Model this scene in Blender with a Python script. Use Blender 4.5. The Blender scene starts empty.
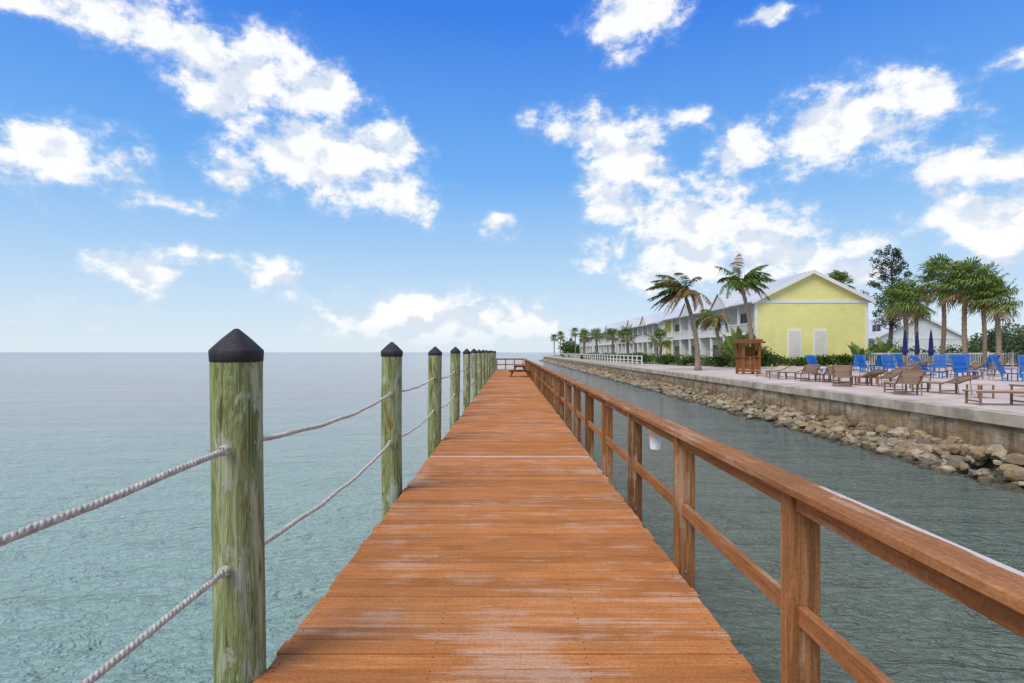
import bpy, math, random
from math import radians, sin, cos, pi, sqrt, atan, atan2, hypot
from mathutils import Vector, Matrix, noise as mnoise
random.seed(7)
R=random.random
def U(a,b): return a+(b-a)*random.random()
scene=bpy.context.scene
CAMZ=2.8; F=580.0
# ---------------------------------------------------------------- node helper
class NT:
    def __init__(s,tree): s.t=tree; s.n=tree.nodes; s.l=tree.links; s.n.clear()
    def set(s,sock,v):
        if v is None: return
        if hasattr(v,'is_output') : s.l.new(v,sock)
        else:
            if isinstance(v,(tuple,list)) and len(v)==3 and sock.type=='RGBA': v=(*v,1)
            sock.default_value=v
    def add(s,typ,ins={},**props):
        nd=s.n.new(typ)
        for k,v in props.items(): setattr(nd,k,v)
        for k,v in ins.items(): s.set(nd.inputs[k],v)
        return nd
    def math(s,op,a,b=None,c=None,clamp=False):
        nd=s.add('ShaderNodeMath',operation=op,use_clamp=clamp)
        s.set(nd.inputs[0],a)
        if b is not None: s.set(nd.inputs[1],b)
        if c is not None: s.set(nd.inputs[2],c)
        return nd.outputs[0]
    def vmath(s,op,a,b=None):
        nd=s.add('ShaderNodeVectorMath',operation=op)
        s.set(nd.inputs[0],a)
        if b is not None: s.set(nd.inputs[1],b)
        return nd.outputs['Value'] if op in ('DOT_PRODUCT','LENGTH') else nd.outputs[0]
    def mix(s,f,a,b,blend='MIX'):
        nd=s.add('ShaderNodeMixRGB',blend_type=blend); s.set(nd.inputs[0],f); s.set(nd.inputs[1],a); s.set(nd.inputs[2],b)
        return nd.outputs[0]
    def ramp(s,f,stops,interp='LINEAR'):
        nd=s.add('ShaderNodeValToRGB'); cr=nd.color_ramp; cr.interpolation=interp
        while len(cr.elements)<len(stops): cr.elements.new(0.5)
        for e,(p,c) in zip(cr.elements,stops):
            e.position=p
            if not isinstance(c,(tuple,list)): c=(c,c,c)
            e.color=(*c[:3],1)
        s.set(nd.inputs[0],f); return nd.outputs[0]
    def noise(s,vec,scale,detail=4,rough=0.55,dist=0.0):
        nd=s.add('ShaderNodeTexNoise'); s.set(nd.inputs['Vector'],vec)
        nd.inputs['Scale'].default_value=scale; nd.inputs['Detail'].default_value=detail
        nd.inputs['Roughness'].default_value=rough; nd.inputs['Distortion'].default_value=dist
        return nd.outputs['Fac']
    def mapping(s,vec,loc=(0,0,0),rot=(0,0,0),scale=(1,1,1),vt='POINT'):
        nd=s.add('ShaderNodeMapping',vector_type=vt); s.set(nd.inputs[0],vec)
        nd.inputs['Location'].default_value=loc; nd.inputs['Rotation'].default_value=rot; nd.inputs['Scale'].default_value=scale
        return nd.outputs[0]
    def smooth(s,v,a,b,to0=0.0,to1=1.0):
        nd=s.add('ShaderNodeMapRange',interpolation_type='SMOOTHSTEP'); s.set(nd.inputs[0],v)
        nd.inputs[1].default_value=a; nd.inputs[2].default_value=b; nd.inputs[3].default_value=to0; nd.inputs[4].default_value=to1
        return nd.outputs[0]
def newmat(name):
    m=bpy.data.materials.new(name); m.use_nodes=True; t=NT(m.node_tree)
    out=t.add('ShaderNodeOutputMaterial'); b=t.add('ShaderNodeBsdfPrincipled'); t.l.new(b.outputs[0],out.inputs[0])
    geo=t.add('ShaderNodeNewGeometry')
    return m,t,b,geo
def simple(name,col,rough=0.7,var=0.2,scale=3.0,isl=0.0,bump=0.0,stretch=(1,1,1),metal=0,spec=0.3):
    m,t,b,g=newmat(name)
    v=t.mapping(g.outputs['Position'],scale=stretch)
    n=t.noise(v,scale,5,0.6)
    f=t.ramp(n,[(0.25,1-var),(0.75,1+var*0.6)])
    c=t.mix(1.0,col,f,'MULTIPLY')
    if isl:
        r=t.math('MULTIPLY_ADD',g.outputs['Random Per Island'],isl*2,1-isl)
        c=t.mix(1.0,c,r,'MULTIPLY')
    t.set(b.inputs['Base Color'],c); b.inputs['Roughness'].default_value=rough; b.inputs['Metallic'].default_value=metal
    b.inputs['Specular IOR Level'].default_value=spec
    if bump:
        n2=t.noise(v,scale*6,4,0.6)
        bp=t.add('ShaderNodeBump',{'Height':n2}); bp.inputs['Strength'].default_value=bump; bp.inputs['Distance'].default_value=0.02
        t.l.new(bp.outputs[0],b.inputs['Normal'])
    return m
# ---------------------------------------------------------------- mesh builder
class MB:
    def __init__(s): s.v=[]; s.f=[]; s.m=[]; s.sm=[]
    def addv(s,p): s.v.append(tuple(p)); return len(s.v)-1
    def face(s,idx,mi=0,sm=False): s.f.append(tuple(idx)); s.m.append(mi); s.sm.append(sm)
    def poly(s,pts,mi=0,sm=False):
        b=len(s.v); s.v.extend(tuple(p) for p in pts); s.face(range(b,b+len(pts)),mi,sm)
    def box(s,c0,c1,mi=0,M=None,bev=0.0):
        x0,y0,z0=c0; x1,y1,z1=c1
        b=len(s.v)
        if bev<=0:
            P=[(x0,y0,z0),(x1,y0,z0),(x1,y1,z0),(x0,y1,z0),(x0,y0,z1),(x1,y0,z1),(x1,y1,z1),(x0,y1,z1)]
            if M: P=[tuple(M@Vector(p)) for p in P]
            s.v.extend(P)
            for q in ((0,3,2,1),(4,5,6,7),(0,1,5,4),(1,2,6,5),(2,3,7,6),(3,0,4,7)): s.face([b+i for i in q],mi)
        else:
            idx={}
            for sx in (0,1):
                for sy in (0,1):
                    for sz in (0,1):
                        cx=(x0,x1)[sx]; cy=(y0,y1)[sy]; cz=(z0,z1)[sz]
                        dx=bev*(1-2*sx); dy=bev*(1-2*sy); dz=bev*(1-2*sz)
                        for ax,p in ((0,(cx,cy+dy,cz+dz)),(1,(cx+dx,cy,cz+dz)),(2,(cx+dx,cy+dy,cz))):
                            if M: p=tuple(M@Vector(p))
                            idx[(sx,sy,sz,ax)]=s.addv(p)
            def k(a,b_,c,ax): return idx[(a,b_,c,ax)]
            for sx in (0,1):
                q=[k(sx,0,0,0),k(sx,1,0,0),k(sx,1,1,0),k(sx,0,1,0)]; s.face(q if sx else q[::-1],mi)
            for sy in (0,1):
                q=[k(0,sy,0,1),k(1,sy,0,1),k(1,sy,1,1),k(0,sy,1,1)]; s.face(q[::-1] if sy else q,mi)
            for sz in (0,1):
                q=[k(0,0,sz,2),k(1,0,sz,2),k(1,1,sz,2),k(0,1,sz,2)]; s.face(q if sz else q[::-1],mi)
            for a in (0,1):
                for b_ in (0,1):
                    s.face([k(0,a,b_,1),k(1,a,b_,1),k(1,a,b_,2),k(0,a,b_,2)],mi)
                    s.face([k(a,0,b_,0),k(a,1,b_,0),k(a,1,b_,2),k(a,0,b_,2)],mi)
                    s.face([k(a,b_,0,0),k(a,b_,1,0),k(a,b_,1,1),k(a,b_,0,1)],mi)
            for a in (0,1):
                for b_ in (0,1):
                    for c in (0,1): s.face([k(a,b_,c,0),k(a,b_,c,1),k(a,b_,c,2)],mi)
    def tube(s,path,rad,n=8,mi=0,caps=True,sm=True):
        path=[Vector(p) for p in path]; rings=[]
        up=Vector((0,0,1)); prev=None
        for i,p in enumerate(path):
            d=(path[min(i+1,len(path)-1)]-path[max(i-1,0)]).normalized()
            if prev is None:
                a=up if abs(d.z)<0.9 else Vector((1,0,0))
                u=d.cross(a).normalized()
            else:
                u=(prev-d*prev.dot(d)).normalized()
            prev=u; w=d.cross(u)
            r=rad[i] if isinstance(rad,(list,tuple)) else rad
            b=len(s.v)
            for j in range(n):
                t=2*pi*j/n; s.v.append(tuple(p+u*(r*cos(t))+w*(r*sin(t))))
            rings.append(b)
        for a,b in zip(rings,rings[1:]):
            for j in range(n):
                k=(j+1)%n; s.face((a+j,a+k,b+k,b+j),mi,sm)
        if caps:
            s.face([rings[0]+j for j in range(n)][::-1],mi); s.face([rings[-1]+j for j in range(n)],mi)
    def obj(s,name,mats,parent=None):
        me=bpy.data.meshes.new(name); me.from_pydata(s.v,[],s.f)
        for m in mats: me.materials.append(m)
        me.polygons.foreach_set('material_index',s.m); me.polygons.foreach_set('use_smooth',s.sm)
        me.update()
        o=bpy.data.objects.new(name,me); scene.collection.objects.link(o)
        if parent: o.parent=parent
        return o
def empty(name):
    o=bpy.data.objects.new(name,None); scene.collection.objects.link(o); return o
# ---------------------------------------------------------------- camera
cam=bpy.data.cameras.new('camera'); co=bpy.data.objects.new('camera',cam); scene.collection.objects.link(co)
co.location=(0,0,CAMZ); co.rotation_euler=(radians(90),0,0)
cam.sensor_width=36; cam.lens=F/1024*36; cam.shift_y=10.5/1024; cam.shift_x=2/1024
cam.clip_start=0.05; cam.clip_end=60000; scene.camera=co
scene.view_settings.view_transform='Standard'; scene.view_settings.look='None'; scene.view_settings.exposure=0
# ---------------------------------------------------------------- sun & world
SEL=radians(52); SAZ=radians(222)   # azimuth clockwise from +Y: behind and left
sd=Vector((sin(SAZ)*cos(SEL),cos(SAZ)*cos(SEL),sin(SEL)))
sl=bpy.data.lights.new('sun','SUN'); sl.energy=2.9; sl.angle=radians(34); sl.color=(1.0,0.91,0.78)
so=bpy.data.objects.new('sun',sl); scene.collection.objects.link(so); so.rotation_euler=sd.to_track_quat('Z','Y').to_euler(); so.location=(-20,-20,40)
w=bpy.data.worlds.new('World'); scene.world=w; w.use_nodes=True
t=NT(w.node_tree)
wo=t.add('ShaderNodeOutputWorld'); bg=t.add('ShaderNodeBackground'); t.l.new(bg.outputs[0],wo.inputs[0]); bg.inputs[1].default_value=0.105
sky=t.add('ShaderNodeTexSky',sky_type='NISHITA',sun_disc=False); sky.sun_elevation=SEL; sky.sun_rotation=SAZ; sky.air_density=1.2; sky.dust_density=0.6; sky.ozone_density=3
tc=t.add('ShaderNodeTexCoord'); sep=t.add('ShaderNodeSeparateXYZ',{0:tc.outputs['Generated']})
X,Y,Z=sep.outputs
az=t.math('ARCTAN2',X,Y); el=t.math('ARCSINE',Z)
P=t.add('ShaderNodeCombineXYZ',{0:az,1:el,2:0.0}).outputs[0]
# clouds : (px,py, half-w px, half-h px, tilt deg) converted to true sky directions
CL=[(110,18,88,24,-10),(200,52,75,28,-22),(290,84,85,32,-18),(205,100,36,10,-10),(20,8,36,8,0),
(330,165,80,36,-12),(400,190,46,22,-20),(240,165,44,22,-5),(390,140,36,16,0),(420,212,28,14,0),
(55,155,80,34,-4),(10,150,40,18,0),(115,185,28,8,0),(192,206,24,10,0),(275,272,30,19,0),(148,270,28,20,0),(100,273,34,12,0),(85,318,70,9,0),
(632,14,50,28,10),(572,124,44,18,0),(625,165,44,44,0),(695,120,22,12,0),(605,250,20,30,-50),(605,200,26,12,0),
(855,122,86,38,4),(925,103,36,20,0),(748,148,40,20,10),(800,162,42,13,0),(775,10,30,8,0),
(985,170,74,25,0),(1015,60,24,12,0),(985,224,72,32,0),(1000,255,50,12,0),
(690,228,54,40,0),(755,238,80,34,-10),(820,255,48,16,0),(655,278,30,19,0),(850,268,48,16,0),
(430,318,100,24,0),(495,228,24,12,0),(470,332,130,11,0),(540,310,32,11,0),(215,255,50,5,-5),(175,152,30,5,0),(700,265,54,24,0)]
EL=[]
for px,py,hw,hh,tl in CL:
    hy=hypot(F,px-510); EL.append((atan((px-510)/F),atan((352-py)/hy),hw*F/(hy*hy)*1.12,hh/hy*1.12,radians(tl)))
for _ in range(7): EL.append((radians(U(-45,45)),radians(U(38,45)),radians(U(6,12)),radians(U(3,5)),0))
def field(a,e):
    best=-1.0
    for a0,e0,sa,se,r in EL:
        dx=a-a0; dy=e-e0; u=(dx*cos(r)+dy*sin(r))/sa; v=(-dx*sin(r)+dy*cos(r))/se
        best=max(best,1-hypot(u,v))
    return (best+1)/2
wn=t.add('ShaderNodeTexNoise'); t.set(wn.inputs['Vector'],P); wn.inputs['Scale'].default_value=11; wn.inputs['Detail'].default_value=1
wv=t.vmath('SUBTRACT',wn.outputs['Color'],(.5,.5,.5))
PW=t.vmath('ADD',P,t.vmath('MULTIPLY',wv,(.045,.035,0)))
sw=t.add('ShaderNodeSeparateXYZ',{0:PW}); azw,elw=sw.outputs[0],sw.outputs[1]
AM=radians(46); DR=radians(1.75); NG=8
elv=t.vmath('MULTIPLY',t.add('ShaderNodeCombineXYZ',{0:elw,1:elw,2:elw}).outputs[0],(1/DR,)*3)
def ramp3(fac,a0,a1,k):
    st=[]
    for i in range(32):
        a=a0+(a1-a0)*i/31; st.append((i/31,tuple(field(a,(3*k+c)*DR) for c in range(3))))
    return t.ramp(fac,st)
uL=t.math('DIVIDE',t.math('ADD',azw,AM),AM,clamp=True); uR=t.math('DIVIDE',azw,AM,clamp=True)
side=t.math('GREATER_THAN',azw,0.0)
tot=None
for k in range(NG):
    rr=t.mix(side,ramp3(uL,-AM,0,k),ramp3(uR,0,AM,k))
    wgt=t.vmath('MAXIMUM',t.vmath('SUBTRACT',(1,1,1),t.vmath('ABSOLUTE',t.vmath('SUBTRACT',elv,(3*k,3*k+1,3*k+2)))),(0,0,0))
    v=t.vmath('DOT_PRODUCT',wgt,rr); tot=v if tot is None else t.math('ADD',tot,v)
cur=t.math('MULTIPLY_ADD',tot,2.0,-1.0)
oth=t.math('MULTIPLY_ADD',t.noise(t.mapping(tc.outputs['Generated'],scale=(1,1,2.2)),2.6,0,0.5),4.0,-2.1)
outm=t.math('MAXIMUM',t.smooth(t.math('ABSOLUTE',az),radians(43),radians(46)),t.smooth(el,radians(37),radians(40)))
cur=t.math('ADD',t.math('MULTIPLY',cur,t.math('SUBTRACT',1.0,outm)),t.math('MULTIPLY',oth,outm))
cur=t.math('MAXIMUM',cur,-1.2)
grad=t.ramp(t.math('DIVIDE',el,radians(60)),[(0.0,(0.74,0.85,0.94)),(0.05,(0.65,0.80,0.94)),(0.15,(0.42,0.66,0.94)),(0.28,(0.17,0.45,0.93)),(0.50,(0.045,0.23,0.84)),(1.0,(0.02,0.12,0.6))])
base=t.mix(0.92,sky.outputs[0],t.mix(1.0,grad,(9.6,9.6,9.6),'MULTIPLY'))
Pst=t.mapping(P,scale=(1,1.35,1))
fb=t.noise(Pst,15,6,0.63)
fb2=t.noise(t.mapping(Pst,loc=(0.010,-0.035,0)),15,1,0.55)
d=t.math('ADD',t.math('MULTIPLY_ADD',cur,1.25,-0.07),t.math('MULTIPLY',t.math('SUBTRACT',fb,0.5),3.2))
dens=t.math('ADD',t.math('MULTIPLY',t.smooth(d,-0.45,0.5),.25),t.math('MULTIPLY',t.smooth(d,-0.08,0.6),.75))
shade=t.math('MULTIPLY_ADD',t.math('SUBTRACT',fb,fb2),1.4,0.90)
ccol=t.mix(t.smooth(shade,0.74,0.97),(7.0,7.7,8.7),(9.7,9.7,9.8))
dens=t.math('MULTIPLY',dens,t.smooth(el,0.0,0.06,0.2,0.97))
t.set(bg.inputs[0],t.mix(dens,base,ccol))
# ---------------------------------------------------------------- materials
def wood_mat(name,c1,c2,axis,worn=None,wornamt=0.0,isl=0.18,rough=0.8,grain=1.0,edge=False,spec=0.1,wornmix=.6):
    m,t,b,g=newmat(name)
    st={'x':(0.6,14,14),'y':(14,0.6,14),'z':(14,14,0.6)}[axis]
    off=t.add('ShaderNodeVectorMath',operation='ADD'); t.set(off.inputs[0],g.outputs['Position'])
    sc=t.add('ShaderNodeCombineXYZ',{0:t.math('MULTIPLY',g.outputs['Random Per Island'],37.0),1:t.math('MULTIPLY',g.outputs['Random Per Island'],3.0),2:0.0}); t.set(off.inputs[1],sc.outputs[0])
    v=t.mapping(off.outputs[0],scale=st)
    gr=t.noise(v,3.0,5,0.65,0.6)
    bl=t.noise(off.outputs[0],1.6,4,0.6)
    c=t.mix(t.smooth(gr,0.3,0.7),c1,c2)
    c=t.mix(t.math('MULTIPLY',t.smooth(bl,0.35,0.75),0.45),c,tuple(x*0.6 for x in c1))
    r=t.math('MULTIPLY_ADD',g.outputs['Random Per Island'],isl*2,1-isl)
    c=t.mix(1.0,c,r,'MULTIPLY')
    if worn:
        wn=t.noise(v,1.3,6,0.78); wb=t.noise(g.outputs['Position'],1.1,4,0.7)
        mk=t.smooth(t.math('ADD',wn,t.math('MULTIPLY',wb,0.8)),1.02-wornamt,1.15-wornamt)
        c=t.mix(t.math('MULTIPLY',mk,wornmix),c,worn)
        fine=t.noise(g.outputs['Position'],60,2,0.7); c=t.mix(1.0,c,t.ramp(fine,[(.3,.80),(.7,1.14)]),'MULTIPLY')
    if edge:
        sp=t.add('ShaderNodeSeparateXYZ',{0:g.outputs['Position']}); en=t.noise(t.mapping(g.outputs['Position'],scale=(6,1.2,6)),3,6,.7)
        mk=t.math('MULTIPLY',t.smooth(t.math('ADD',sp.outputs[0],t.math('MULTIPLY',en,.05)),1.348,1.355),t.smooth(t.math('ADD',sp.outputs[1],t.math('MULTIPLY',en,1.0)),3.1,2.9))
        c=t.mix(t.math('MULTIPLY',mk,.85),c,(.66,.62,.56))
    t.set(b.inputs['Base Color'],c)
    b.inputs['Roughness'].default_value=rough; b.inputs['Specular IOR Level'].default_value=spec
    bp=t.add('ShaderNodeBump',{'Height':gr}); bp.inputs['Strength'].default_value=0.7*grain; bp.inputs['Distance'].default_value=0.007
    t.l.new(bp.outputs[0],b.inputs['Normal'])
    return m
M_deck=wood_mat('deck_stain',(0.44,0.165,0.05),(0.58,0.24,0.075),'x',worn=(0.60,0.41,0.29),wornamt=0.10,isl=0.18,wornmix=.55)
M_rail=wood_mat('rail_stain_y',(0.29,0.12,0.045),(0.46,0.21,0.085),'y',worn=(0.52,0.38,0.26),wornamt=0.07,isl=0.1,edge=True)
M_post=wood_mat('post_stain_z',(0.18,0.08,0.03),(0.38,0.18,0.07),'z',worn=(0.50,0.37,0.24),wornamt=0.07,isl=0.36)
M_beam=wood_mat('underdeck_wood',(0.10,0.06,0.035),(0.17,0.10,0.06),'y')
m,t,b,g=newmat('treated_piling')
v=t.mapping(g.outputs['Position'],scale=(5,5,0.5)); n1=t.noise(v,2.4,5,0.62,2.0)
v2=t.mapping(g.outputs['Position'],scale=(2.4,2.4,0.7)); n2=t.noise(v2,2.4,6,0.7,1.0)
v3=t.mapping(g.outputs['Position'],scale=(30,30,0.7)); n3=t.noise(v3,2.0,4,0.7,0.3)
c=t.ramp(n1,[(0.32,(0.10,0.11,0.04)),(0.42,(0.20,0.23,0.085)),(0.47,(0.32,0.36,0.16)),(0.51,(0.19,0.22,0.085)),(0.56,(0.34,0.38,0.18)),(0.66,(0.46,0.47,0.27))])
c=t.mix(t.smooth(n2,0.54,0.58),c,t.ramp(n3,[(0.3,(0.26,0.28,0.15)),(0.7,(0.54,0.56,0.42))]))
c=t.mix(t.math('MULTIPLY',t.smooth(n2,0.42,0.37),.8),c,(0.22,0.13,0.05))
crack=t.smooth(n3,0.39,0.33); c=t.mix(t.math('MULTIPLY',crack,0.7),c,(0.05,0.045,0.02))
vor=t.add('ShaderNodeTexVoronoi'); t.set(vor.inputs['Vector'],t.mapping(g.outputs['Position'],scale=(1.3,1.3,0.6))); vor.inputs['Scale'].default_value=2.6
kn=t.smooth(vor.outputs['Distance'],0.10,0.05); c=t.mix(t.math('MULTIPLY',kn,0.75),c,(0.13,0.06,0.02))
sepz=t.add('ShaderNodeSeparateXYZ',{0:g.outputs['Position']})
alg=t.smooth(t.math('ADD',sepz.outputs[2],t.math('MULTIPLY',n1,0.6)),1.3,0.4); c=t.mix(t.math('MULTIPLY',alg,.85),c,(0.05,0.055,0.025))
t.set(b.inputs['Base Color'],c); b.inputs['Roughness'].default_value=0.85; b.inputs['Specular IOR Level'].default_value=0.12
hh=t.math('ADD',n1,t.math('MULTIPLY',n3,0.8)); bp=t.add('ShaderNodeBump',{'Height':hh}); bp.inputs['Strength'].default_value=0.9; bp.inputs['Distance'].default_value=0.014
t.l.new(bp.outputs[0],b.inputs['Normal']); M_pile=m
M_cap=simple('piling_cap_plastic',(0.04,0.038,0.042),0.6,0.55,16,bump=0.25,spec=0.25)
M_rope=simple('rope_fibre',(0.66,0.60,0.49),0.9,0.5,30,isl=0.05,bump=0.5,spec=.1)
M_white=simple('white_paint',(0.80,0.80,0.78),0.5,0.06,1.5)
M_plasticw=simple('white_plastic',(0.80,0.80,0.78),0.35,0.08,10)
m,t,b,g=newmat('seawall_concrete')
sp=t.add('ShaderNodeSeparateXYZ',{0:g.outputs['Position']}); z=sp.outputs[2]
n1=t.noise(t.mapping(g.outputs['Position'],scale=(1,0.6,1.8)),1.6,7,0.7); n2=t.noise(t.mapping(g.outputs['Position'],scale=(1,3.0,0.35)),1.5,6,0.65)
c=t.ramp(n1,[(0.36,(0.17,0.12,0.07)),(0.5,(0.40,0.31,0.19)),(0.62,(0.58,0.50,0.37))])
st=t.smooth(t.math('ADD',z,t.math('MULTIPLY',t.math('SUBTRACT',n2,0.5),2.2)),1.1,0.35)
c=t.mix(t.math('MULTIPLY',st,0.8),c,(0.14,0.085,0.04))
c=t.mix(t.smooth(n2,0.55,0.64),c,(0.38,0.21,0.08))
t.set(b.inputs['Base Color'],c); b.inputs['Roughness'].default_value=0.9
bp=t.add('ShaderNodeBump',{'Height':n1}); bp.inputs['Strength'].default_value=0.6; bp.inputs['Distance'].default_value=0.05; t.l.new(bp.outputs[0],b.inputs['Normal'])
M_conc=m
M_coping=simple('coping_concrete',(0.50,0.43,0.33),0.85,0.6,1.4,bump=0.4)
m,t,b,g=newmat('patio_pavers')
br=t.add('ShaderNodeTexBrick'); t.set(br.inputs['Vector'],g.outputs['Position']); br.inputs['Scale'].default_value=1.0
br.inputs['Brick Width'].default_value=0.6; br.inputs['Row Height'].default_value=0.6; br.offset=0.0
br.inputs['Color1'].default_value=(0.62,0.51,0.43,1); br.inputs['Color2'].default_value=(0.69,0.58,0.49,1); br.inputs['Mortar'].default_value=(0.42,0.35,0.30,1); br.inputs['Mortar Size'].default_value=0.015
n1=t.noise(g.outputs['Position'],0.5,6,0.65); c=t.mix(1.0,br.outputs[0],t.ramp(n1,[(0.3,0.72),(0.7,1.12)]),'MULTIPLY')
t.set(b.inputs['Base Color'],c); b.inputs['Roughness'].default_value=0.85; b.inputs['Specular IOR Level'].default_value=.1; M_patio=m
m,t,b,g=newmat('ground_lawn_and_sand')
n1=t.noise(g.outputs['Position'],0.12,5,0.6); n2=t.noise(g.outputs['Position'],3,5,0.7)
c=t.mix(t.smooth(n1,0.42,0.52),t.ramp(n2,[(0.3,(0.42,0.37,0.28)),(0.7,(0.58,0.52,0.42))]),t.ramp(n2,[(0.3,(0.035,0.065,0.02)),(0.7,(0.09,0.14,0.045))]))
t.set(b.inputs['Base Color'],c); b.inputs['Roughness'].default_value=0.95; M_ground=m
m,t,b,g=newmat('riprap_stone')
n1=t.noise(g.outputs['Position'],3.5,7,0.7); rp=g.outputs['Random Per Island']
c=t.ramp(rp,[(0.0,(0.14,0.11,0.075)),(0.35,(0.36,0.26,0.13)),(0.6,(0.20,0.18,0.14)),(0.85,(0.46,0.37,0.22)),(1.0,(0.36,0.33,0.27))])
c=t.mix(1.0,c,t.ramp(n1,[(0.3,0.5),(0.7,1.25)]),'MULTIPLY')
sp=t.add('ShaderNodeSeparateXYZ',{0:g.outputs['Position']})
wet=t.smooth(t.math('ADD',sp.outputs[2],t.math('MULTIPLY',n1,0.15)),0.24,0.12); c=t.mix(t.math('MULTIPLY',wet,0.8),c,(0.035,0.035,0.02))
t.set(b.inputs['Base Color'],c); b.inputs['Roughness'].default_value=0.85
bp=t.add('ShaderNodeBump',{'Height':n1}); bp.inputs['Strength'].default_value=0.8; bp.inputs['Distance'].default_value=0.05; t.l.new(bp.outputs[0],b.inputs['Normal']); M_rock=m
# water
m,t,b,g=newmat('sea_water')
pos=g.outputs['Position']; sp=t.add('ShaderNodeSeparateXYZ',{0:pos})
chan=t.smooth(sp.outputs[0],-1.0,2.5)
big=t.noise(t.mapping(pos,scale=(0.4,1,1)),0.05,2,0.6)
far_sky_refl=t.smooth(sp.outputs[1],3,40)  # distance mask: reflected horizon sky put into the base colour as grey
lc=t.mix(far_sky_refl,(0.23,0.39,0.33),(0.34,0.375,0.365))
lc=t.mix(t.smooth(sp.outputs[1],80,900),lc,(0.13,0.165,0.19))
lc=t.mix(t.math('MULTIPLY',t.smooth(big,0.35,0.7),0.35),lc,(0.21,0.27,0.265))
c=t.mix(chan,lc,t.mix(far_sky_refl,(0.15,0.20,0.15),(0.23,0.26,0.225)))
t.set(b.inputs['Base Color'],c); b.inputs['Roughness'].default_value=0.06; b.inputs['IOR'].default_value=1.33; b.inputs['Specular IOR Level'].default_value=0.42
w1=t.noise(t.mapping(pos,rot=(0,0,radians(12)),scale=(0.55,1.5,1)),1.5,4,0.66,0.6)
w2=t.noise(t.mapping(pos,rot=(0,0,radians(-25)),scale=(0.8,1.6,1)),6.0,3,0.7,0.6)
w3=t.noise(t.mapping(pos,rot=(0,0,radians(5)),scale=(0.35,1.2,1)),0.32,2,0.5)
rid=t.math('SUBTRACT',1.0,t.math('MULTIPLY',t.math('ABSOLUTE',t.math('SUBTRACT',w1,0.5)),3.0))
h=t.math('ADD',t.math('ADD',t.math('MULTIPLY',rid,0.13),t.math('MULTIPLY',w1,0.26)),t.math('ADD',t.math('MULTIPLY',w2,0.17),t.math('MULTIPLY',w3,0.8)))
bp=t.add('ShaderNodeBump',{'Height':h}); bp.inputs['Strength'].default_value=1.0; bp.inputs['Distance'].default_value=1.0
t.l.new(bp.outputs[0],b.inputs['Normal']); M_water=m
def leafmat(name,c1,c2,tr=0.25):
    m=bpy.data.materials.new(name); m.use_nodes=True; t=NT(m.node_tree)
    out=t.add('ShaderNodeOutputMaterial'); g=t.add('ShaderNodeNewGeometry')
    n=t.noise(g.outputs['Position'],0.9,1,0.6)
    f=t.math('ADD',t.math('MULTIPLY',g.outputs['Random Per Island'],0.6),t.math('MULTIPLY',t.math('SUBTRACT',n,0.3),1.0),clamp=True)
    c=t.mix(f,c1,c2)
    d=t.add('ShaderNodeBsdfPrincipled',{'Base Color':c}); d.inputs['Roughness'].default_value=0.5; d.inputs['Specular IOR Level'].default_value=0.25
    tl=t.add('ShaderNodeBsdfTranslucent',{'Color':c}); mx=t.add('ShaderNodeMixShader',{0:tr}); t.l.new(d.outputs[0],mx.inputs[1]); t.l.new(tl.outputs[0],mx.inputs[2]); t.l.new(mx.outputs[0],out.inputs[0])
    return m
M_palm=leafmat('palm_leaf',(0.045,0.095,0.018),(0.19,0.28,0.05))
M_sabal=leafmat('sabal_leaf',(0.065,0.12,0.025),(0.27,0.36,0.09))
M_dead=leafmat('dead_frond',(0.20,0.12,0.05),(0.40,0.27,0.13))
M_shrub=leafmat('shrub_leaf',(0.025,0.065,0.012),(0.13,0.21,0.04))
M_pine=leafmat('pine_needle',(0.018,0.035,0.015),(0.07,0.10,0.04),0.1)
M_grey=leafmat('grey_green_leaf',(0.06,0.09,0.045),(0.19,0.25,0.13))
M_bark=simple('palm_bark',(0.30,0.23,0.16),0.9,0.45,5,bump=0.5,stretch=(1,1,3))
M_bark2=simple('tree_bark',(0.11,0.08,0.06),0.9,0.4,6,bump=0.5)
# ---------------------------------------------------------------- water and land
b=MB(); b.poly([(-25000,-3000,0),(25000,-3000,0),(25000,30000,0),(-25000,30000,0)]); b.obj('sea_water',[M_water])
b=MB()
shore=[(11.5,-200),(11.5,195),(16,225),(40,300),(120,480),(3000,2500),(9000,8000),(9000,-200)]
b.poly([(x,y,1.36) for x,y in shore]); 
for (x0,y0),(x1,y1) in list(zip(shore,shore[1:]))[1:6]:
    b.poly([(x0,y0,1.36),(x1,y1,1.36),(x1,y1,-1),(x0,y0,-1)])
b.obj('ground',[M_ground])
b=MB(); b.box((11.75,-30,1.30),(75,57,1.40)); b.obj('patio',[M_patio])
b=MB(); b.box((11.76,57.02,1.30),(14.4,195,1.40)); b.obj('seawall_path',[M_coping])
b=MB()
yy=-30
while yy<195:
    L=3.0 if yy<60 else 6.0
    b.box((11.45,yy+0.01,-1.0),(11.80,yy+L-0.01,1.10),0,bev=0.012)
    yy+=L
yy=-30
while yy<195:
    L=6.0
    b.box((11.33,yy+0.008,1.10),(11.748,yy+L-0.008,1.405),1,bev=0.02)
    yy+=L
b.obj('seawall',[M_conc,M_coping])
import bmesh
bm=bmesh.new(); bmesh.ops.create_icosphere(bm,subdivisions=2,radius=1.0); bm.verts.ensure_lookup_table()
IV=[v.co.copy() for v in bm.verts]; IF=[[v.index for v in f.verts] for f in bm.faces]; bm.free()
bm=bmesh.new(); bmesh.ops.create_icosphere(bm,subdivisions=1,radius=1.0); bm.verts.ensure_lookup_table()
JV=[v.co.copy() for v in bm.verts]; JF=[[v.index for v in f.verts] for f in bm.faces]; bm.free()
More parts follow.
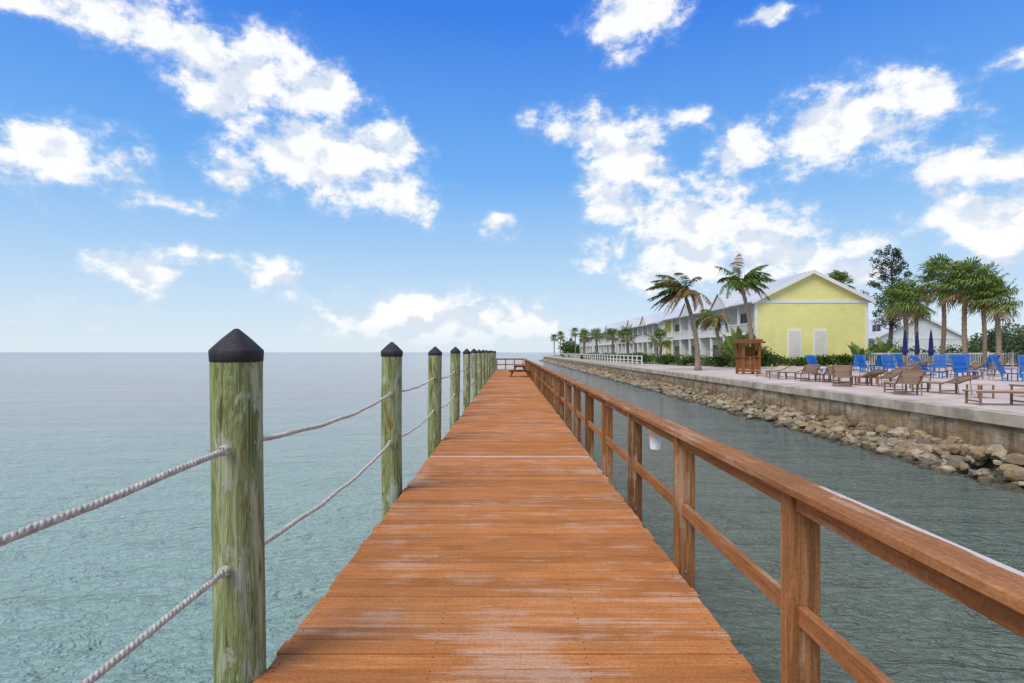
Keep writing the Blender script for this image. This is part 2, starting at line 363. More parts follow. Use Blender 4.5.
def rock(b,c,r,hi):
    VV,FF=(IV,IF) if hi else (JV,JF)
    seed=Vector((U(0,99),U(0,99),U(0,99))); Rm=Matrix.Rotation(U(0,6),3,'Z')@Matrix.Rotation(U(-.5,.5),3,'X')
    s=Vector((U(.8,1.3),U(.7,1.1),U(.5,.8)))*r; base=len(b.v)
    for p in VV:
        k=1+0.55*mnoise.noise(p*1.3+seed)+0.2*mnoise.noise(p*3+seed)
        q=Vector((p.x*s.x*k,p.y*s.y*k,p.z*s.z*k)); q=Rm@q; b.v.append((c[0]+q.x,c[1]+q.y,c[2]+q.z))
    for f in FF: b.face([base+i for i in f],0,False)
b=MB()
for _ in range(2300):
    y=U(6,60); u=R(); x=10.0+1.45*u; z=-0.12+0.55*u+U(-.08,.1)
    rock(b,(x+U(-.12,.12),y,z),U(.07,.22),y<26)
for _ in range(900):
    y=U(60,195); u=R(); rock(b,(10.0+1.4*u,y,-0.1+0.5*u),U(.2,.42),False)
b.obj('riprap_rocks',[M_rock])
# ---------------------------------------------------------------- dock
DZ=1.2
b=MB(); y=-3.0; pw=0.134
M_screw=simple('deck_screw',(0.07,0.045,0.035),0.6,0.2,20)
while y<54:
    dz=U(-.004,.004); ex=U(-.014,.014)
    b.box((-1.235+ex,y,DZ-0.038+dz),(1.235+ex,y+pw,DZ+dz),0,bev=0.006)
    if 0<y<14:
        for sx in (-1.19,-.4,.4,1.17):
            for sy in (.035,.1):
                cx=sx+U(-.008,.008); cy=y+sy; b.poly([(cx+.0055*cos(a),cy+.0055*sin(a),DZ+dz+.0008) for a in [2*pi*i/8 for i in range(8)]],1)
    y+=pw+0.011
b.obj('dock_deck',[M_deck,M_screw])
b=MB()
b.box((-1.2,8.775,DZ+0.005),(1.2,8.80,DZ+0.013),0); b.obj('joint_strip',[M_plasticw])
b=MB()
for x in (-1.19,-0.4,0.4,1.17): b.box((x-.04,-3,DZ-.29),(x+.04,54,DZ-.044),0)
yy=2.9-3.79
while yy<54:
    b.box((-1.22,yy-.27,DZ-.54),(1.22,yy-.19,DZ-.294),0)
    for x in (-.85,.85): b.tube([(x,yy,-1.5),(x,yy,DZ-.3)],.12,14,1)
    yy+=3.79
b.obj('dock_frame',[M_beam,M_pile])
def piling(x,y,k):
    b=MB(); n=40; r=.118*U(.97,1.03) if k!=1 else .119; rings=[]; top=-.045 if k<=2 else -.045+U(-.02,.02); ph=U(0,6)
    for iz in range(46):
        z=-1.5+ (2.77+1.5)*iz/45
        if iz==45: z=CAMZ+top
        base=len(b.v)
        for j in range(n):
            a=2*pi*j/n; rr=r*(1+.04*mnoise.noise(Vector((cos(a)*1.5+k*7,sin(a)*1.5,z*.8)))+.014*mnoise.noise(Vector((cos(a)*6,sin(a)*6,z*2+k))))
            b.v.append((x+cos(a)*rr+.012*sin(z*1.3+k),y+sin(a)*rr,z))
        rings.append(base)
    for a,c in zip(rings,rings[1:]):
        for j in range(n): b.face((a+j,a+(j+1)%n,c+(j+1)%n,c+j),0,True)
    z0=CAMZ+top; xc=x+.012*sin(z0*1.3+k)
    prof=[(.112,z0-.012),(.124,z0),(.127,z0+.05),(.122,z0+.058),(.066,z0+.112),(.012,z0+.160),(.0,z0+.163)]
    pr=[]
    for rr,z in prof:
        base=len(b.v)
        for j in range(32):
            a=2*pi*j/32+ph; q=1+(.03*cos(4*a-4*ph) if z>z0+.06 else 0); b.v.append((xc+cos(a)*rr*q,y+sin(a)*rr*q,z))
        pr.append(base)
    for q,(a,c) in enumerate(zip(pr,pr[1:])):
        for j in range(32): b.face((a+j,a+(j+1)%32,c+(j+1)%32,c+j),1,False if q in (0,2) else True)
    b.obj('dock_piling',[M_pile,M_cap])
PX=-1.355; PY=[2.9+3.79*i for i in range(-1,14)]
for k,y in enumerate(PY): piling(PX,y,k)
def rope(h0):
    b=MB()
    for s,(y0,y1) in enumerate(zip(PY,PY[1:])):
        hi=s<4; n=330 if hi else 24; sag=U(.06,.09) if s else 0.06; zz0=h0[s%len(h0)]; zz1=h0[(s+1)%len(h0)]
        path=[]
        for i in range(n+1):
            u=i/n; path.append(Vector((PX+.02*sin(u*pi)*(1 if s%2 else -1)+.004*sin(u*23+s),y0+(y1-y0)*u,zz0+(zz1-zz0)*u-4*sag*u*(1-u)+.003*sin(u*31+s))))
        if hi:
            for st in range(3):
                p2=[]
                for i,p in enumerate(path):
                    a=2*pi*(i/n)*(y1-y0)/.075+2*pi*st/3
                    p2.append(p+Vector((cos(a)*.007,0,sin(a)*.007)))
                b.tube(p2,.0085,6)
        else: b.tube(path,.015,6)
    for s in (1,2):
        y=PY[s]; z=h0[s%len(h0)]
        for sg in (-1,1):
            c=Vector((PX,y+sg*.14,z-.012))
            for q in range(3):
                rr=.019; p2=[c+Vector((cos(a)*rr,sg*.012*q,sin(a)*rr)) for a in [2*pi*i/10 for i in range(11)]]
                b.tube(p2,.008,6)
            for q in range(14):
                a=U(0,6.28); p0=c+Vector((cos(a)*.015,sg*U(.02,.12),sin(a)*.015)); b.tube([p0,p0+Vector((U(-.015,.015),sg*U(.03,.07),U(-.02,.03)))],[.0025,.001],3)
    b.obj('rope',[M_rope])
rope([2.8-.46,2.8-.455]); rope([2.8-1.01,2.8-1.03])
b=MB()
RY=[2.62+1.73*i for i in range(-3,28)]
for k,y in enumerate(RY):
    tx=U(-.004,.004)
    b.box((1.24+tx,y-.05,CAMZ-1.80+U(-.03,.03)),(1.375+tx,y+.05,CAMZ-.625),1,bev=.006)
    for dz in (-.08,.05): b.tube([(1.307+tx,y-.056,CAMZ-1.7+dz+.02),(1.307+tx,y-.05,CAMZ-1.7+dz+.02)],.012,8,2)
y=RY[0]-.3
while y<52:
    y2=min(y+1.73*3,52); b.box((1.20,y+.003,CAMZ-.618),(1.355,y2-.003,CAMZ-.58),0,bev=.005); y=y2
for y0,y1 in zip(RY,RY[1:]):
    if y1>52.5: break
    b.box((1.262,y0+.052,CAMZ-.705),(1.30,y1-.052,CAMZ-.62),0,bev=.004)
    b.box((1.275,y0+.052,CAMZ-1.215),(1.313,y1-.052,CAMZ-1.125),0,bev=.004)
M_bolt=simple('galvanised_bolt',(0.35,0.34,0.32),0.5,0.2,20,metal=.7)
b.obj('dock_railing',[M_rail,M_post,M_bolt])
b=MB()
for x in (-1.2,-.4,.4,1.2): b.box((x-.05,53.0,DZ-.1),(x+.05,53.1,CAMZ-.62),1)
b.box((-1.3,52.96,CAMZ-.618),(1.3,53.12,CAMZ-.58),0); b.box((-1.148,53.02,CAMZ-.72),(1.15,53.06,CAMZ-.63),0)
b.box((-1.3,53.105,CAMZ-1.2),(1.3,53.14,CAMZ-1.1),0)
b.obj('dock_end_railing',[M_rail,M_post])
b=MB()
def lathe(b,prof,c,n=24,mi=0):
    rs=[]
    for r,z in prof:
        base=len(b.v)
        for j in range(n): a=2*pi*j/n; b.v.append((c[0]+r*cos(a),c[1]+r*sin(a),c[2]+z))
        rs.append(base)
    for a,d in zip(rs,rs[1:]):
        for j in range(n): b.face((a+j,a+(j+1)%n,d+(j+1)%n,d+j),mi,True)
    b.face([rs[0]+j for j in range(n)],mi)
lathe(b,[(.045,0),(.062,.165),(.068,.165),(.068,.185),(.060,.185),(.055,.165),(.042,.01)],(1.365,5.45,CAMZ-.91))
b.tube([(1.365+.062*cos(a),5.45,CAMZ-.73+.075*sin(a)) for a in [pi*i/12 for i in range(13)]],.004,6)
b.tube([(1.30,5.45,CAMZ-.665),(1.37,5.45,CAMZ-.66)],.006,6)
b.obj('bait_bucket',[M_plasticw])
b=MB(); cx,cy=.62,37.5
for i in range(5): b.box((cx-.36+i*.145,cy-.9,DZ+.72),(cx-.225+i*.145,cy+.9,DZ+.76),0)
for sx in (-1,1):
    for i in range(2): xx=cx+sx*(.52+.13*i); b.box((xx-.06,cy-.9,DZ+.42),(xx+.06,cy+.9,DZ+.455),0)
for yy in (-.6,.6):
    b.box((cx-.68,cy+yy-.02,DZ+.33),(cx+.68,cy+yy+.02,DZ+.417),1)
    b.box((cx-.36,cy+yy-.02,DZ+.63),(cx+.36,cy+yy+.02,DZ+.718),1)
    for sx in (-1,1): b.tube([(cx+sx*.62,cy+yy+.045,DZ),(cx+sx*.2,cy+yy+.045,DZ+.71)],.045,4,1,sm=False)
b.obj('picnic_table',[M_rail,M_post])
# ---------------------------------------------------------------- buildings
def siding(name,col):
    m,t,b,g=newmat(name); sp=t.add('ShaderNodeSeparateXYZ',{0:g.outputs['Position']})
    fr=t.math('FRACT',t.math('MULTIPLY',sp.outputs[2],5.0)); n=t.noise(g.outputs['Position'],.8,5,.6)
    c=t.mix(1.0,col,t.ramp(n,[(.3,.9),(.7,1.05)]),'MULTIPLY'); c=t.mix(t.smooth(fr,.14,.02),c,tuple(x*.72 for x in col))
    t.set(b.inputs['Base Color'],c); b.inputs['Roughness'].default_value=.6; b.inputs['Specular IOR Level'].default_value=.2
    bp=t.add('ShaderNodeBump',{'Height':fr}); bp.inputs['Strength'].default_value=.5; bp.inputs['Distance'].default_value=.03; t.l.new(bp.outputs[0],b.inputs['Normal']); return m
M_yel=siding('yellow_siding',(0.90,0.86,0.33)); M_wsid=siding('white_siding',(0.78,0.79,0.78)); M_bsid=siding('pale_blue_siding',(0.60,0.68,0.72)); M_csid=siding('cream_siding',(0.80,0.77,0.64))
m,t,b_,g=newmat('metal_roof'); sp=t.add('ShaderNodeSeparateXYZ',{0:g.outputs['Position']})
fr=t.math('FRACT',t.math('MULTIPLY',sp.outputs[1],1.6)); n=t.noise(g.outputs['Position'],.3,5,.6)
c=t.mix(1.0,(0.58,0.60,0.61),t.ramp(n,[(.3,.85),(.7,1.1)]),'MULTIPLY'); c=t.mix(t.smooth(fr,.12,.03),c,(.38,.40,.41)); t.set(b_.inputs['Base Color'],c); b_.inputs['Roughness'].default_value=.5; M_roof=m
m,t,b_,g=newmat('window_glass'); b_.inputs['Base Color'].default_value=(.06,.075,.09,1); b_.inputs['Roughness'].default_value=.08; M_glass=m
def townhouse(name,y0,y1,xf=25.4,wid=11.6,eave=8.2,ridge=11.08,sid=M_wsid,endm=M_yel):
    e=empty(name); xb=xf+wid; xm=(xf+xb)/2; G=1.38; k=(ridge-eave)/(wid/2)
    b=MB(); b.box((xf+1.7,y0+.3,G),(xb-.02,y1-.3,eave-.02),0)
    for ya,yb in ((y0,y0+.28),(y1-.28,y1)):
        pr=[(xf,G),(xb,G),(xb,eave),(xm,ridge),(xf,eave)]
        n=len(b.v)
        for yv in (ya,yb):
            for px,pz in pr: b.v.append((px,yv,pz))
        b.face([n+i for i in range(5)],1); b.face([n+5+i for i in range(5)][::-1],1)
        for i in range(5): j=(i+1)%5; b.face((n+i,n+5+i,n+5+j,n+j),1)
    b.obj('walls',[sid,endm],e)
    b=MB(); ov=.55; th=.16
    def slab(x0,z0,x1,z1):
        P=[(x0,z0),(x1,z1),(x1,z1+th),(x0,z0+th)]; n=len(b.v)
        for yv in (y0-.45,y1+.45):
            for px,pz in P: b.v.append((px,yv,pz))
        b.face([n,n+1,n+2,n+3],1); b.face([n+7,n+6,n+5,n+4],1)
        for i in range(4): j=(i+1)%4; b.face((n+i,n+4+i,n+4+j,n+j),0 if i==2 else 1)
    slab(xf-ov,eave-ov*k+.01,xm,ridge+.01); slab(xm+.002,ridge+.01,xb+ov,eave-ov*k+.01)
    yy=y0+9
    while yy+4<y1:
        hw=2.6; zz=eave-ov*k+.1; top=zz+hw*.62; xr=xf+ (top-eave)/k+.5
        n=len(b.v); b.v.extend([(xf-.75,yy-hw-.3,zz-.15),(xf-.75,yy,top+.1),(xf-.75,yy+hw+.3,zz-.15),(xr,yy,top+.1),(xf+1.0,yy-hw-.3,zz-.05),(xf+1.0,yy+hw+.3,zz-.05)])
        b.face((n,n+1,n+3,n+4),0); b.face((n+1,n+2,n+5,n+3),0); 
        b.poly([(xf-.6,yy-hw,zz-.15),(xf-.6,yy+hw,zz-.15),(xf-.6,yy,top-.05)],2)
        yy+=13
    b.obj('roof',[M_roof,M_white,sid],e)
    b=MB(); yf=y0-.06
    b.box((xf-.1,yf,eave-.32),(xb+.1,y0-.002,eave-.02),0)
    b.box((xf-.04,yf+.01,G),(xf+.22,y0-.003,eave-.33),0); b.box((xb-.22,yf+.01,G),(xb+.04,y0-.003,eave-.33),0)
    for sx in (-1,1):
        xe=xf-ov+.02 if sx<0 else xb+ov-.02
        n=len(b.v); za=eave-ov*k
        for yv in (y0-.5,y0-.452):
            b.v.extend([(xe,yv,za-.18),(xm,yv,ridge-.2),(xm,yv,ridge+.2),(xe,yv,za+.2)])
        b.face((n,n+1,n+2,n+3)); b.face((n+4,n+7,n+6,n+5)); b.face((n,n+4,n+5,n+1)); b.face((n+3,n+2,n+6,n+7)); b.face((n,n+3,n+7,n+4))
    b.box((xf-.14,y0-.44,eave-.60+.25),(xf-.0,y1+.44,eave-.18),0)
    for xc in (29.4-25.4+xf,32.05-25.4+xf):
        b.box((xc-.70,y0-.05,2.3),(xc+.70,y0-.004,5.15),0)
        for q in range(10): b.box((xc-.55,y0-.075,2.45+q*.26),(xc+.55,y0-.052,2.62+q*.26),1)
    b.obj('trim',[M_white,M_csid],e)
    b=MB(); b.box((xf+.05,y0+.30,4.65),(xf+1.68,y1-.30,4.9),0)
    nb=max(1,round((y1-y0-.6)/4.2)); sp_=(y1-y0-.6)/nb
    for i in range(nb+1):
        y=y0+.42+i*sp_ - (.12 if i==nb else 0); 
        for z0,z1 in ((G,4.65),(4.9,eave-.36)):
            b.box((xf+.06,y-.12,z0),(xf+.30,y+.12,z1),0)
        if i<nb:
            b.box((xf+.10,y+.13,5.80),(xf+.2,y+sp_-.13,5.9),0); 
            q=y+.3
            while q<y+sp_-.2: b.box((xf+.12,q,4.92),(xf+.18,q+.05,5.80),0); q+=.3
    for i in range(2,nb,2):
        y=y0+.42+i*sp_; b.box((xf+.32,y-.08,G),(xf+1.69,y+.08,4.64),0); b.box((xf+.32,y-.08,4.91),(xf+1.69,y+.08,eave-.3),0)
    b.obj('porch',[M_white],e)
    b=MB()
    for i in range(nb):
        y=y0+.42+i*sp_
        for z0 in (G+.05,4.95):
            h=2.3; xw=xf+1.7
            b.box((xw-.06,y+.8,z0),(xw-.004,y+sp_-.8,z0+h+.12),1)
            b.box((xw-.08,y+.9,z0+.1),(xw-.062,y+sp_/2-.04,z0+h),0); b.box((xw-.08,y+sp_/2+.04,z0+.1),(xw-.062,y+sp_-.9,z0+h),0)
    b.obj('windows',[M_glass,M_white],e)
townhouse('yellow_townhouse',60,96)
townhouse('white_townhouse',99,137,eave=8.0,ridge=10.8,sid=M_csid,endm=M_wsid)
townhouse('white_townhouse',140,176,sid=M_wsid,endm=M_bsid)
townhouse('white_townhouse',180,212,eave=7.6,ridge=10.6,sid=M_bsid,endm=M_wsid)
townhouse('clubhouse',92,120,xf=58,wid=14,eave=5.2,ridge=8.6,sid=M_wsid,endm=M_wsid)
# ---------------------------------------------------------------- vegetation
def frond(b,p,d,L,wind,g=.09,mi=0,ll=.75,lw=.07,steps=16):
    d=d.normalized(); p=p.copy(); path=[p.copy()]; ds=L/steps; dirs=[d.copy()]
    for i in range(steps):
        d=(d+Vector((0,0,-g))+wind*.10).normalized(); p=p+d*ds; path.append(p.copy()); dirs.append(d.copy())
    b.tube(path,[.03*(1-.8*i/steps) for i in range(steps+1)],3,mi,False)
    for i in range(2,steps+1):
        for sub in (0,.5):
            if R()<.08: continue
            q=path[i]-dirs[i]*ds*sub; dd=dirs[i]; side=dd.cross(Vector((0,0,1)))
            if side.length<.1: side=Vector((1,0,0))
            side.normalize(); u=i/steps; l=ll*(sin(pi*min(1,u*.85+.12))**.6)*U(.7,1.15)
            for sg in (-1,1):
                ld=(side*sg*.75+dd*.55+Vector((0,0,-.45))+wind*.5+Vector((U(-.2,.2),U(-.2,.2),U(-.2,.2)))).normalized()
                m_=q+ld*l*.5; e=q+(ld+Vector((0,0,-.35))).normalized()*l
                wv=dd*lw
                b.poly([q-wv*.5,q+wv*.5,m_+wv*.5,e,m_-wv*.5],mi)
def trunk(b,p0,p1,bow,r0,r1,mi,n=14):
    p0=Vector(p0); p1=Vector(p1); path=[]; rad=[]
    for i in range(n*2+1):
        u=i/(n*2); q=p0.lerp(p1,u)+Vector(bow)*sin(pi*u); path.append(q); rad.append((r0+(r1-r0)*u)*(1.12 if i%2 else .95)*(1.35-.35*min(1,u*6)))
    b.tube(path,rad,10,mi)
def coconut_palm(base,top,bow,L,wind,nf=22,dead=6):
    b=MB(); trunk(b,base,top,bow,.2,.12,2); tp=Vector(top); wind=Vector(wind)
    for i in range(nf):
        a=i*2.399+U(-.2,.2); e=radians(U(-5,75)); d=Vector((cos(a)*cos(e),sin(a)*cos(e),sin(e)))+wind*.5
        frond(b,tp+Vector((U(-.1,.1),U(-.1,.1),U(0,.2))),d,L*U(.8,1.1),wind,g=U(.08,.14),mi=0 if R()>(dead/60) else 1)
    for i in range(dead):
        a=U(0,6.28); d=Vector((cos(a),sin(a),U(-.2,.3)))+wind*.9; frond(b,tp,d,L*U(.7,1.05),wind,g=U(.12,.2),mi=1,ll=.5)
    for i in range(7): 
        a=U(0,6.28); b.tube([tp+Vector((cos(a)*.2,sin(a)*.2,-.35)),tp+Vector((cos(a)*.24,sin(a)*.24,-.12))],[.09,.11],8,2)
    b.obj('coconut_palm',[M_palm,M_dead,M_bark])
def sabal(base,h,cr,wind=(0,0,0),nf=52):
    b=MB(); base=Vector(base); top=base+Vector((U(-.4,.4),U(-.3,.3),h)); trunk(b,base,top,(U(-.25,.25),0,0),.2,.17,2); wind=Vector(wind)
    for i in range(nf):
        a=i*2.399+U(-.3,.3); e=radians(-50+130*(i/nf)+U(-14,14)); mi=1 if i<5 else 0
        d=(Vector((cos(a)*cos(e),sin(a)*cos(e),sin(e)))+wind*.5).normalized()
        p=top+Vector((0,0,.3)); pl=cr*.5*U(.5,1.15); c=p+d*pl+Vector((0,0,-.12)); b.tube([p,p+d*pl*.5,c],[.03,.025,.02],3,mi,False)
        side=d.cross(Vector((0,0,1))); side=side.normalized() if side.length>.1 else Vector((1,0,0)); nrm=side.cross(d)
        fr=cr*.5*U(.8,1.25); ns=17
        for s in range(ns):
            an=radians(-105+210*s/(ns-1)); dd=(d*cos(an)+side*sin(an)+nrm*U(-.1,.15)).normalized()
            l=fr*(1-.25*abs(an)/2)*U(.75,1.15); w_=(side*cos(an)-d*sin(an))*.06
            m_=c+dd*l*.6; e_=c+(dd*.85+Vector((U(-.1,.1),U(-.1,.1),-.32))+wind*.45)*l
            b.poly([c,m_+w_,e_,m_-w_],mi)
    b.obj('sabal_palm',[M_sabal,M_dead,M_bark])
def leaves(b,c,rad,n,size,mi=0):
    c=Vector(c)
    for _ in range(n):
        while True:
            p=Vector((U(-1,1),U(-1,1),U(-1,1)))
            l=p.length
            if l<1 and l>.35: break
        k=1+.35*mnoise.noise(p*2.2+c); q=c+Vector((p.x*rad[0],p.y*rad[1],p.z*rad[2]))*k
        d=Vector((U(-1,1),U(-1,1),U(-.6,1))).normalized(); s_=d.cross(Vector((U(-1,1),U(-1,1),U(-1,1)))).normalized(); sz=size*U(.6,1.3)
        b.poly([q,q+d*sz*.5+s_*sz*.28,q+d*sz,q+d*sz*.5-s_*sz*.28],mi)
def shrub(name,c,rad,n,size,mat,clumps=5):
    b=MB(); 
    for i in range(clumps):
        f=U(.45,.75); cc=(c[0]+U(-.6,.6)*rad[0],c[1]+U(-.6,.6)*rad[1],c[2]+rad[2]*U(.5,1.1)); leaves(b,cc,(rad[0]*f,rad[1]*f,rad[2]*f),n//clumps,size)
    for i in range(4): b.tube([(c[0]+U(-.2,.2),c[1]+U(-.2,.2),c[2]-.02),(c[0]+U(-.6,.6)*rad[0],c[1]+U(-.5,.5)*rad[1],c[2]+rad[2]*1.1)],[.04,.015],5,1)
    return b.obj(name,[mat,M_bark2])
def at(px,d,z=1.38): return ((px-510)*d/F,d,z)
G=1.38
p=at(698,44); coconut_palm(p,(at(684,44)[0],44,CAMZ+4.5),(.3,0,0),2.9,(-.85,.1,.25),20,22)
p=at(752,47); coconut_palm(p,(at(741,47)[0],47,CAMZ+5.5),(.3,0,0),2.7,(.45,.1,.25),26,3)
p=at(722,58); coconut_palm(p,(at(714,58)[0],58,CAMZ+3.4),(.1,0,0),2.2,(-.6,0,0),10,14)
for px,dd,top,cr in ((903,52,300,2.7),(941,54,280,3.0),(966,50,283,2.8),(984,56,284,3.0),(998,48,298,2.6),(838,66,284,2.2),(920,62,302,2.4)):
    x,y,z=at(px,dd); sabal((x,y,z),(352-top)*dd/F+CAMZ-z-.3,cr,(-.4,0,0))
def broad(base,h,n=14):
    b=MB(); base=Vector(base)
    for i in range(n):
        a=i*2.4; e=radians(U(45,80)); d=Vector((cos(a)*cos(e),sin(a)*cos(e),sin(e))); p=base.copy(); L=h*U(.7,1.15); prev=None; side=d.cross(Vector((0,0,1))).normalized(); st=10
        for s in range(st+1):
            u=s/st; wv=.02 if u<.35 else .30*sin(pi*(u-.3)/.72)*U(.7,1.1)
            a_=p-side*wv; c_=p+side*wv
            if prev: b.poly([prev[0],prev[1],c_,a_],0)
            prev=(a_,c_); p=p+d*(L/st); d=(d+Vector((-.02,0,-.16*u*2))).normalized()
    b.obj('banana_plant',[M_sabal])
broad(at(738,50),4.3); broad(at(746,55),4.0); broad(at(732,53),3.2,10)
broad(at(858,56),2.6); broad(at(884,57),2.8)
for px,dd,rx,h in ((722,55,1.6,.7),(735,54,1.5,1.6),(744,56,1.3,2.0),(752,57,1.3,1.5),(762,56,1.5,1.1),(775,57,1.8,.85),(800,58,2.2,.6),(825,58,1.8,.7),(845,57,1.6,.9),(872,60,1.8,1.3),(888,62,1.8,1.6)):
    shrub('shrub',at(px,dd),(rx,1.2,h),1500,.24,M_shrub)
for px,dd,rx,h in ((1012,60,3,2.6),(1035,55,3.2,2.8),(1000,66,3,2.2),(1060,60,3.5,3)):
    shrub('shrub',at(px,dd),(rx,2,h),3500,.3,M_grey,8)
b=MB()
for i in range(34): leaves(b,(33+i*.95,63+U(-.6,.6),2.2),(1.0,.9,U(.9,1.3)),260,.28)
b.obj('hedge',[M_shrub])
b=MB()
for i in range(60): 
    if R()<.8: leaves(b,(22.5+U(-.5,.5),62+i*1.7,G+.45),(.9,1.0,U(.5,.9)),130,.26)
b.obj('hedge',[M_shrub])
b=MB(); bx,by,_=at(888,70); base=Vector((bx,by,G)); trunk(b,base,base+Vector((.4,0,12.6)),(.3,0,0),.28,.05,1)
for i in range(56):
    h=5.0+ (i/56)*9.3; a=i*2.4; L=(3.1*(1-((h-9.6)/5.4)**2)**.5 if abs(h-9.6)<5.3 else .8)*U(.5,1.05); d=Vector((cos(a),sin(a)*.9,U(.25,.8))).normalized()
    p0=base+Vector((.4*h/12.6,0,h-1.0)); p1=p0+d*L; b.tube([p0,p0.lerp(p1,.5)+Vector((0,0,-.12)),p1],[.06,.035,.012],4,1)
    for j in range(4):
        cc=p0.lerp(p1,U(.45,1.1)); leaves(b,cc+Vector((U(-.25,.25),U(-.25,.25),U(-.1,.3))),(U(.25,.5),U(.25,.5),U(.2,.4)),30,.22)
b.obj('casuarina_tree',[M_pine,M_bark2])
b=MB()
for i in range(80):
    y=U(205,300); x=U(16,52)+ (y-205)*.35; h=U(2.5,5.5); leaves(b,(x,y,1.2+h*.6),(U(2,3.6),U(2,3.5),h*.6),170,1.0)
for i in range(120):
    a=U(0,1); x=60+a*500; y=330+a*500; h=U(5,9); leaves(b,(x,y,1.2+h*.5),(U(6,10),6,h*.6),90,2.2)
for i in range(60):
    x=U(50,150); y=U(95,140)+ (0 if x>75 else 30); h=U(3,5); leaves(b,(x,y,1.2+h*.5),(U(2,4),3,h*.6),220,.8)
b.obj('distant_trees',[M_shrub])
for x,y,h in ((19,150,7),(20.5,118,6.0),(21,185,9),(18,205,8.5),(22,170,7.5),(20,98,5.5),(19.5,132,6.5),(16.5,215,8),(21,82,4.6)):
    sabal((x,y,G),h-1.5,2.4,(-.3,0,0),26)
for i in range(26):
    y=62+i*5; shrub('shrub',(U(15.2,21),y,G),(U(1,2),U(1,2),U(.4,.9)),600,.3,random.choice([M_shrub,M_shrub,M_grey]),3)
# ---------------------------------------------------------------- patio furniture
M_sling=simple('tan_sling_fabric',(0.55,0.43,0.31),.8,.15,8,isl=.1)
M_frame=simple('bronze_frame',(0.25,0.14,0.085),.5,.2,8)
M_blue=simple('blue_sling_fabric',(0.010,0.10,0.38),.6,.15,6,isl=.25)
M_bframe=simple('blue_frame',(0.03,0.18,0.46),.5,.1,6)
M_navy=simple('navy_canvas',(0.02,0.03,0.13),.8,.2,5)
PZ=1.40
def chaise(name,x,y,rot,back,mats,L=1.3,seat=.36,wd=.32,bl=.78,arms=False):
    b=MB(); M=Matrix.Translation((x,y,PZ))@Matrix.Rotation(rot,4,'Z')
    for s in (-1,1):
        b.box((-L*.62,s*wd-.02,seat-.03),(L*.38,s*wd+.02,seat+.02),1,M)
        for lx in (-L*.55,L*.3):
            b.box((lx-.025,s*wd-.022,0),(lx+.025,s*wd+.022,seat-.03),1,M)
    for lx in (-L*.55,L*.3): b.box((lx-.015,-wd+.022,.08),(lx+.015,wd-.022,.12),1,M)
    n=12
    for i in range(n):
        a=-L*.60+i*(L*.98)/n; b.box((a,-wd+.02,seat-.002),(a+L*.98/n-.012,wd-.02,seat+.016),0,M)
    MBk=M@Matrix.Translation((L*.38,0,seat))@Matrix.Rotation(-back,4,'Y')
    for s in (-1,1): b.box((0,s*wd-.02,-.02),(bl,s*wd+.02,.02),1,MBk)
    b.box((bl-.03,-wd,-.018),(bl,wd,.022),1,MBk)
    for i in range(8): a=i*bl/8; b.box((a+.01,-wd+.02,.0),(a+bl/8-.005,wd-.02,.018),0,MBk)
    for s in (-1,1): b.tube([M@Vector((L*.38+bl*.6*cos(back),s*wd*.8,seat+bl*.6*sin(back))),M@Vector((L*.38+.5,s*wd*.8,seat*.1))],.014,5,1)
    if arms:
        for s in (-1,1):
            b.box((-.15,s*(wd+.05)-.04,seat+.2),(L*.5,s*(wd+.05)+.04,seat+.225),1,M); b.box((-.12,s*(wd+.05)-.015,0),(-.08,s*(wd+.05)+.015,seat+.2),1,M)
    b.obj(name,mats)
def side_table(x,y):
    b=MB(); b.box((x-.25,y-.25,PZ+.40),(x+.25,y+.25,PZ+.43),0)
    for sx in (-1,1):
        for sy in (-1,1): b.box((x+sx*.22-.02,y+sy*.22-.02,PZ),(x+sx*.22+.02,y+sy*.22+.02,PZ+.40),1)
    b.obj('side_table',[M_sling,M_frame])
def gp(px,py): d=(CAMZ-PZ)*F/(py-352); return (px-510)*d/F,d
for px,py,rot,back in ((1003,405,-.2,.25),(902,394,4.4,.6),(938,393,4.9,.35),(842,386,4.2,.7),(876,386,5.0,.5),(806,381,4.5,.6),(785,379,.3,.3),(858,385,4.9,.4),(1040,398,4.6,.5),(962,377,4.8,.6),(992,376,4.3,.7),(893,381,4.7,.5),(828,382,4.5,.5),(770,377,.5,.3),(912,377,4.5,.7)):
    x,y=gp(px,py); chaise('lounge_chair',x,y,rot,back,[M_sling,M_frame],L=1.25)
for px,py in ((868,384),(920,389),(822,381),(980,398),(975,379)):
    x,y=gp(px,py); side_table(x,y)
for px,py,rot in ((857,371,.6),(868,373,1.9),(878,371,4.4),(891,374,1.2),(906,371,2.2),(934,378,1.9),(940,373,1.0),(965,379,1.3),(1012,381,1.9),(1030,378,1.2),(820,375,1.6),(987,372,4.6),(962,371,.5),(925,371,1.9)):
    x,y=gp(px,py); chaise('blue_beach_chair',x,y,rot+U(-.3,.3),U(.9,1.25),[M_blue,M_bframe],L=.9,wd=.33,bl=.95,arms=True)
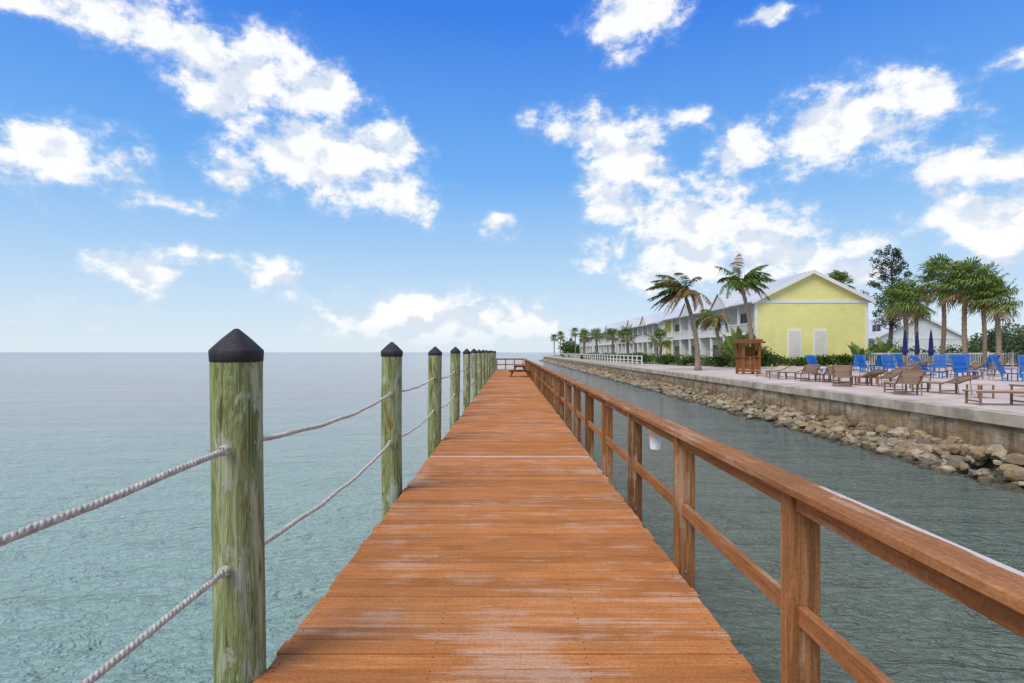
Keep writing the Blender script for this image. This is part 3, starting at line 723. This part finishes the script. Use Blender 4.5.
def umbrella(x,y,h=3.0):
    b=MB(); lathe(b,[(.28,0),(.28,.06),(.06,.1)],(x,y,PZ),16,1); b.tube([(x,y,PZ+.08),(x,y,PZ+h)],.025,8,1)
    rs=[]; n=16
    for r,z in ((.10,1.25),(.17,1.5),(.13,1.75),(.11,2.2),(.06,2.7),(.02,2.95)):
        base=len(b.v)
        for j in range(n): a=2*pi*j/n; rr=r*(1 if j%2 else .62); b.v.append((x+rr*cos(a),y+rr*sin(a),PZ+z*h/3))
        rs.append(base)
    for a,d in zip(rs,rs[1:]):
        for j in range(n): b.face((a+j,a+(j+1)%n,d+(j+1)%n,d+j),0,False)
    b.obj('patio_umbrella',[M_navy,M_frame])
for px,d,h in ((905,36,2.9),(931,35,2.8),(917,39,2.9)): umbrella((px-510)*d/F,d,h)
b=MB(); x,y=gp(748,374)
for sx in (-1,1):
    for sy in (-1,1): b.box((x+sx*.5-.07,y+sy*.5-.07,PZ),(x+sx*.5+.07,y+sy*.5+.07,PZ+1.95),0)
b.box((x-.78,y-.78,PZ+1.95),(x+.78,y+.78,PZ+2.07),0); b.box((x-.66,y-.66,PZ+2.072),(x+.66,y+.66,PZ+2.2),0)
for q in range(5): b.box((x-.43,y-.52,PZ+.15+q*.17),(x+.43,y-.48,PZ+.29+q*.17),0); b.box((x-.52,y-.43,PZ+.15+q*.17),(x-.48,y+.43,PZ+.29+q*.17),0)
b.box((x-.62,y-.62,PZ+1.06),(x+.62,y+.62,PZ+1.12),0); b.box((x-.42,y-.1,PZ+1.12),(x+.42,y+.3,PZ+1.75),1)
b.obj('wooden_towel_stand',[wood_mat('stand_wood',(0.22,0.08,0.03),(0.34,0.14,0.055),'z'),M_post])
b=MB(); x=34.2
while x<75:
    b.box((x-.07,56.0,PZ-.02),(x+.07,56.14,PZ+1.45),0); b.box((x+.075,56.04,PZ+1.2),(x+2.32,56.09,PZ+1.32),0); b.box((x+.075,56.04,PZ+.15),(x+2.32,56.09,PZ+.27),0)
    q=x+.2
    while q<x+2.3: b.box((q,56.05,PZ+.272),(q+.05,56.08,PZ+1.198),0); q+=.16
    x+=2.4
b.obj('white_fence',[M_white])
b=MB(); y=64
while y<190:
    b.box((14.5,y-.05,G),(14.6,y+.05,G+1.05),0); b.box((14.53,y+.052,G+.92),(14.57,y+2.448,G+1.0),0); b.box((14.53,y+.052,G+.45),(14.57,y+2.448,G+.52),0); y+=2.5
b.obj('path_fence',[M_white])
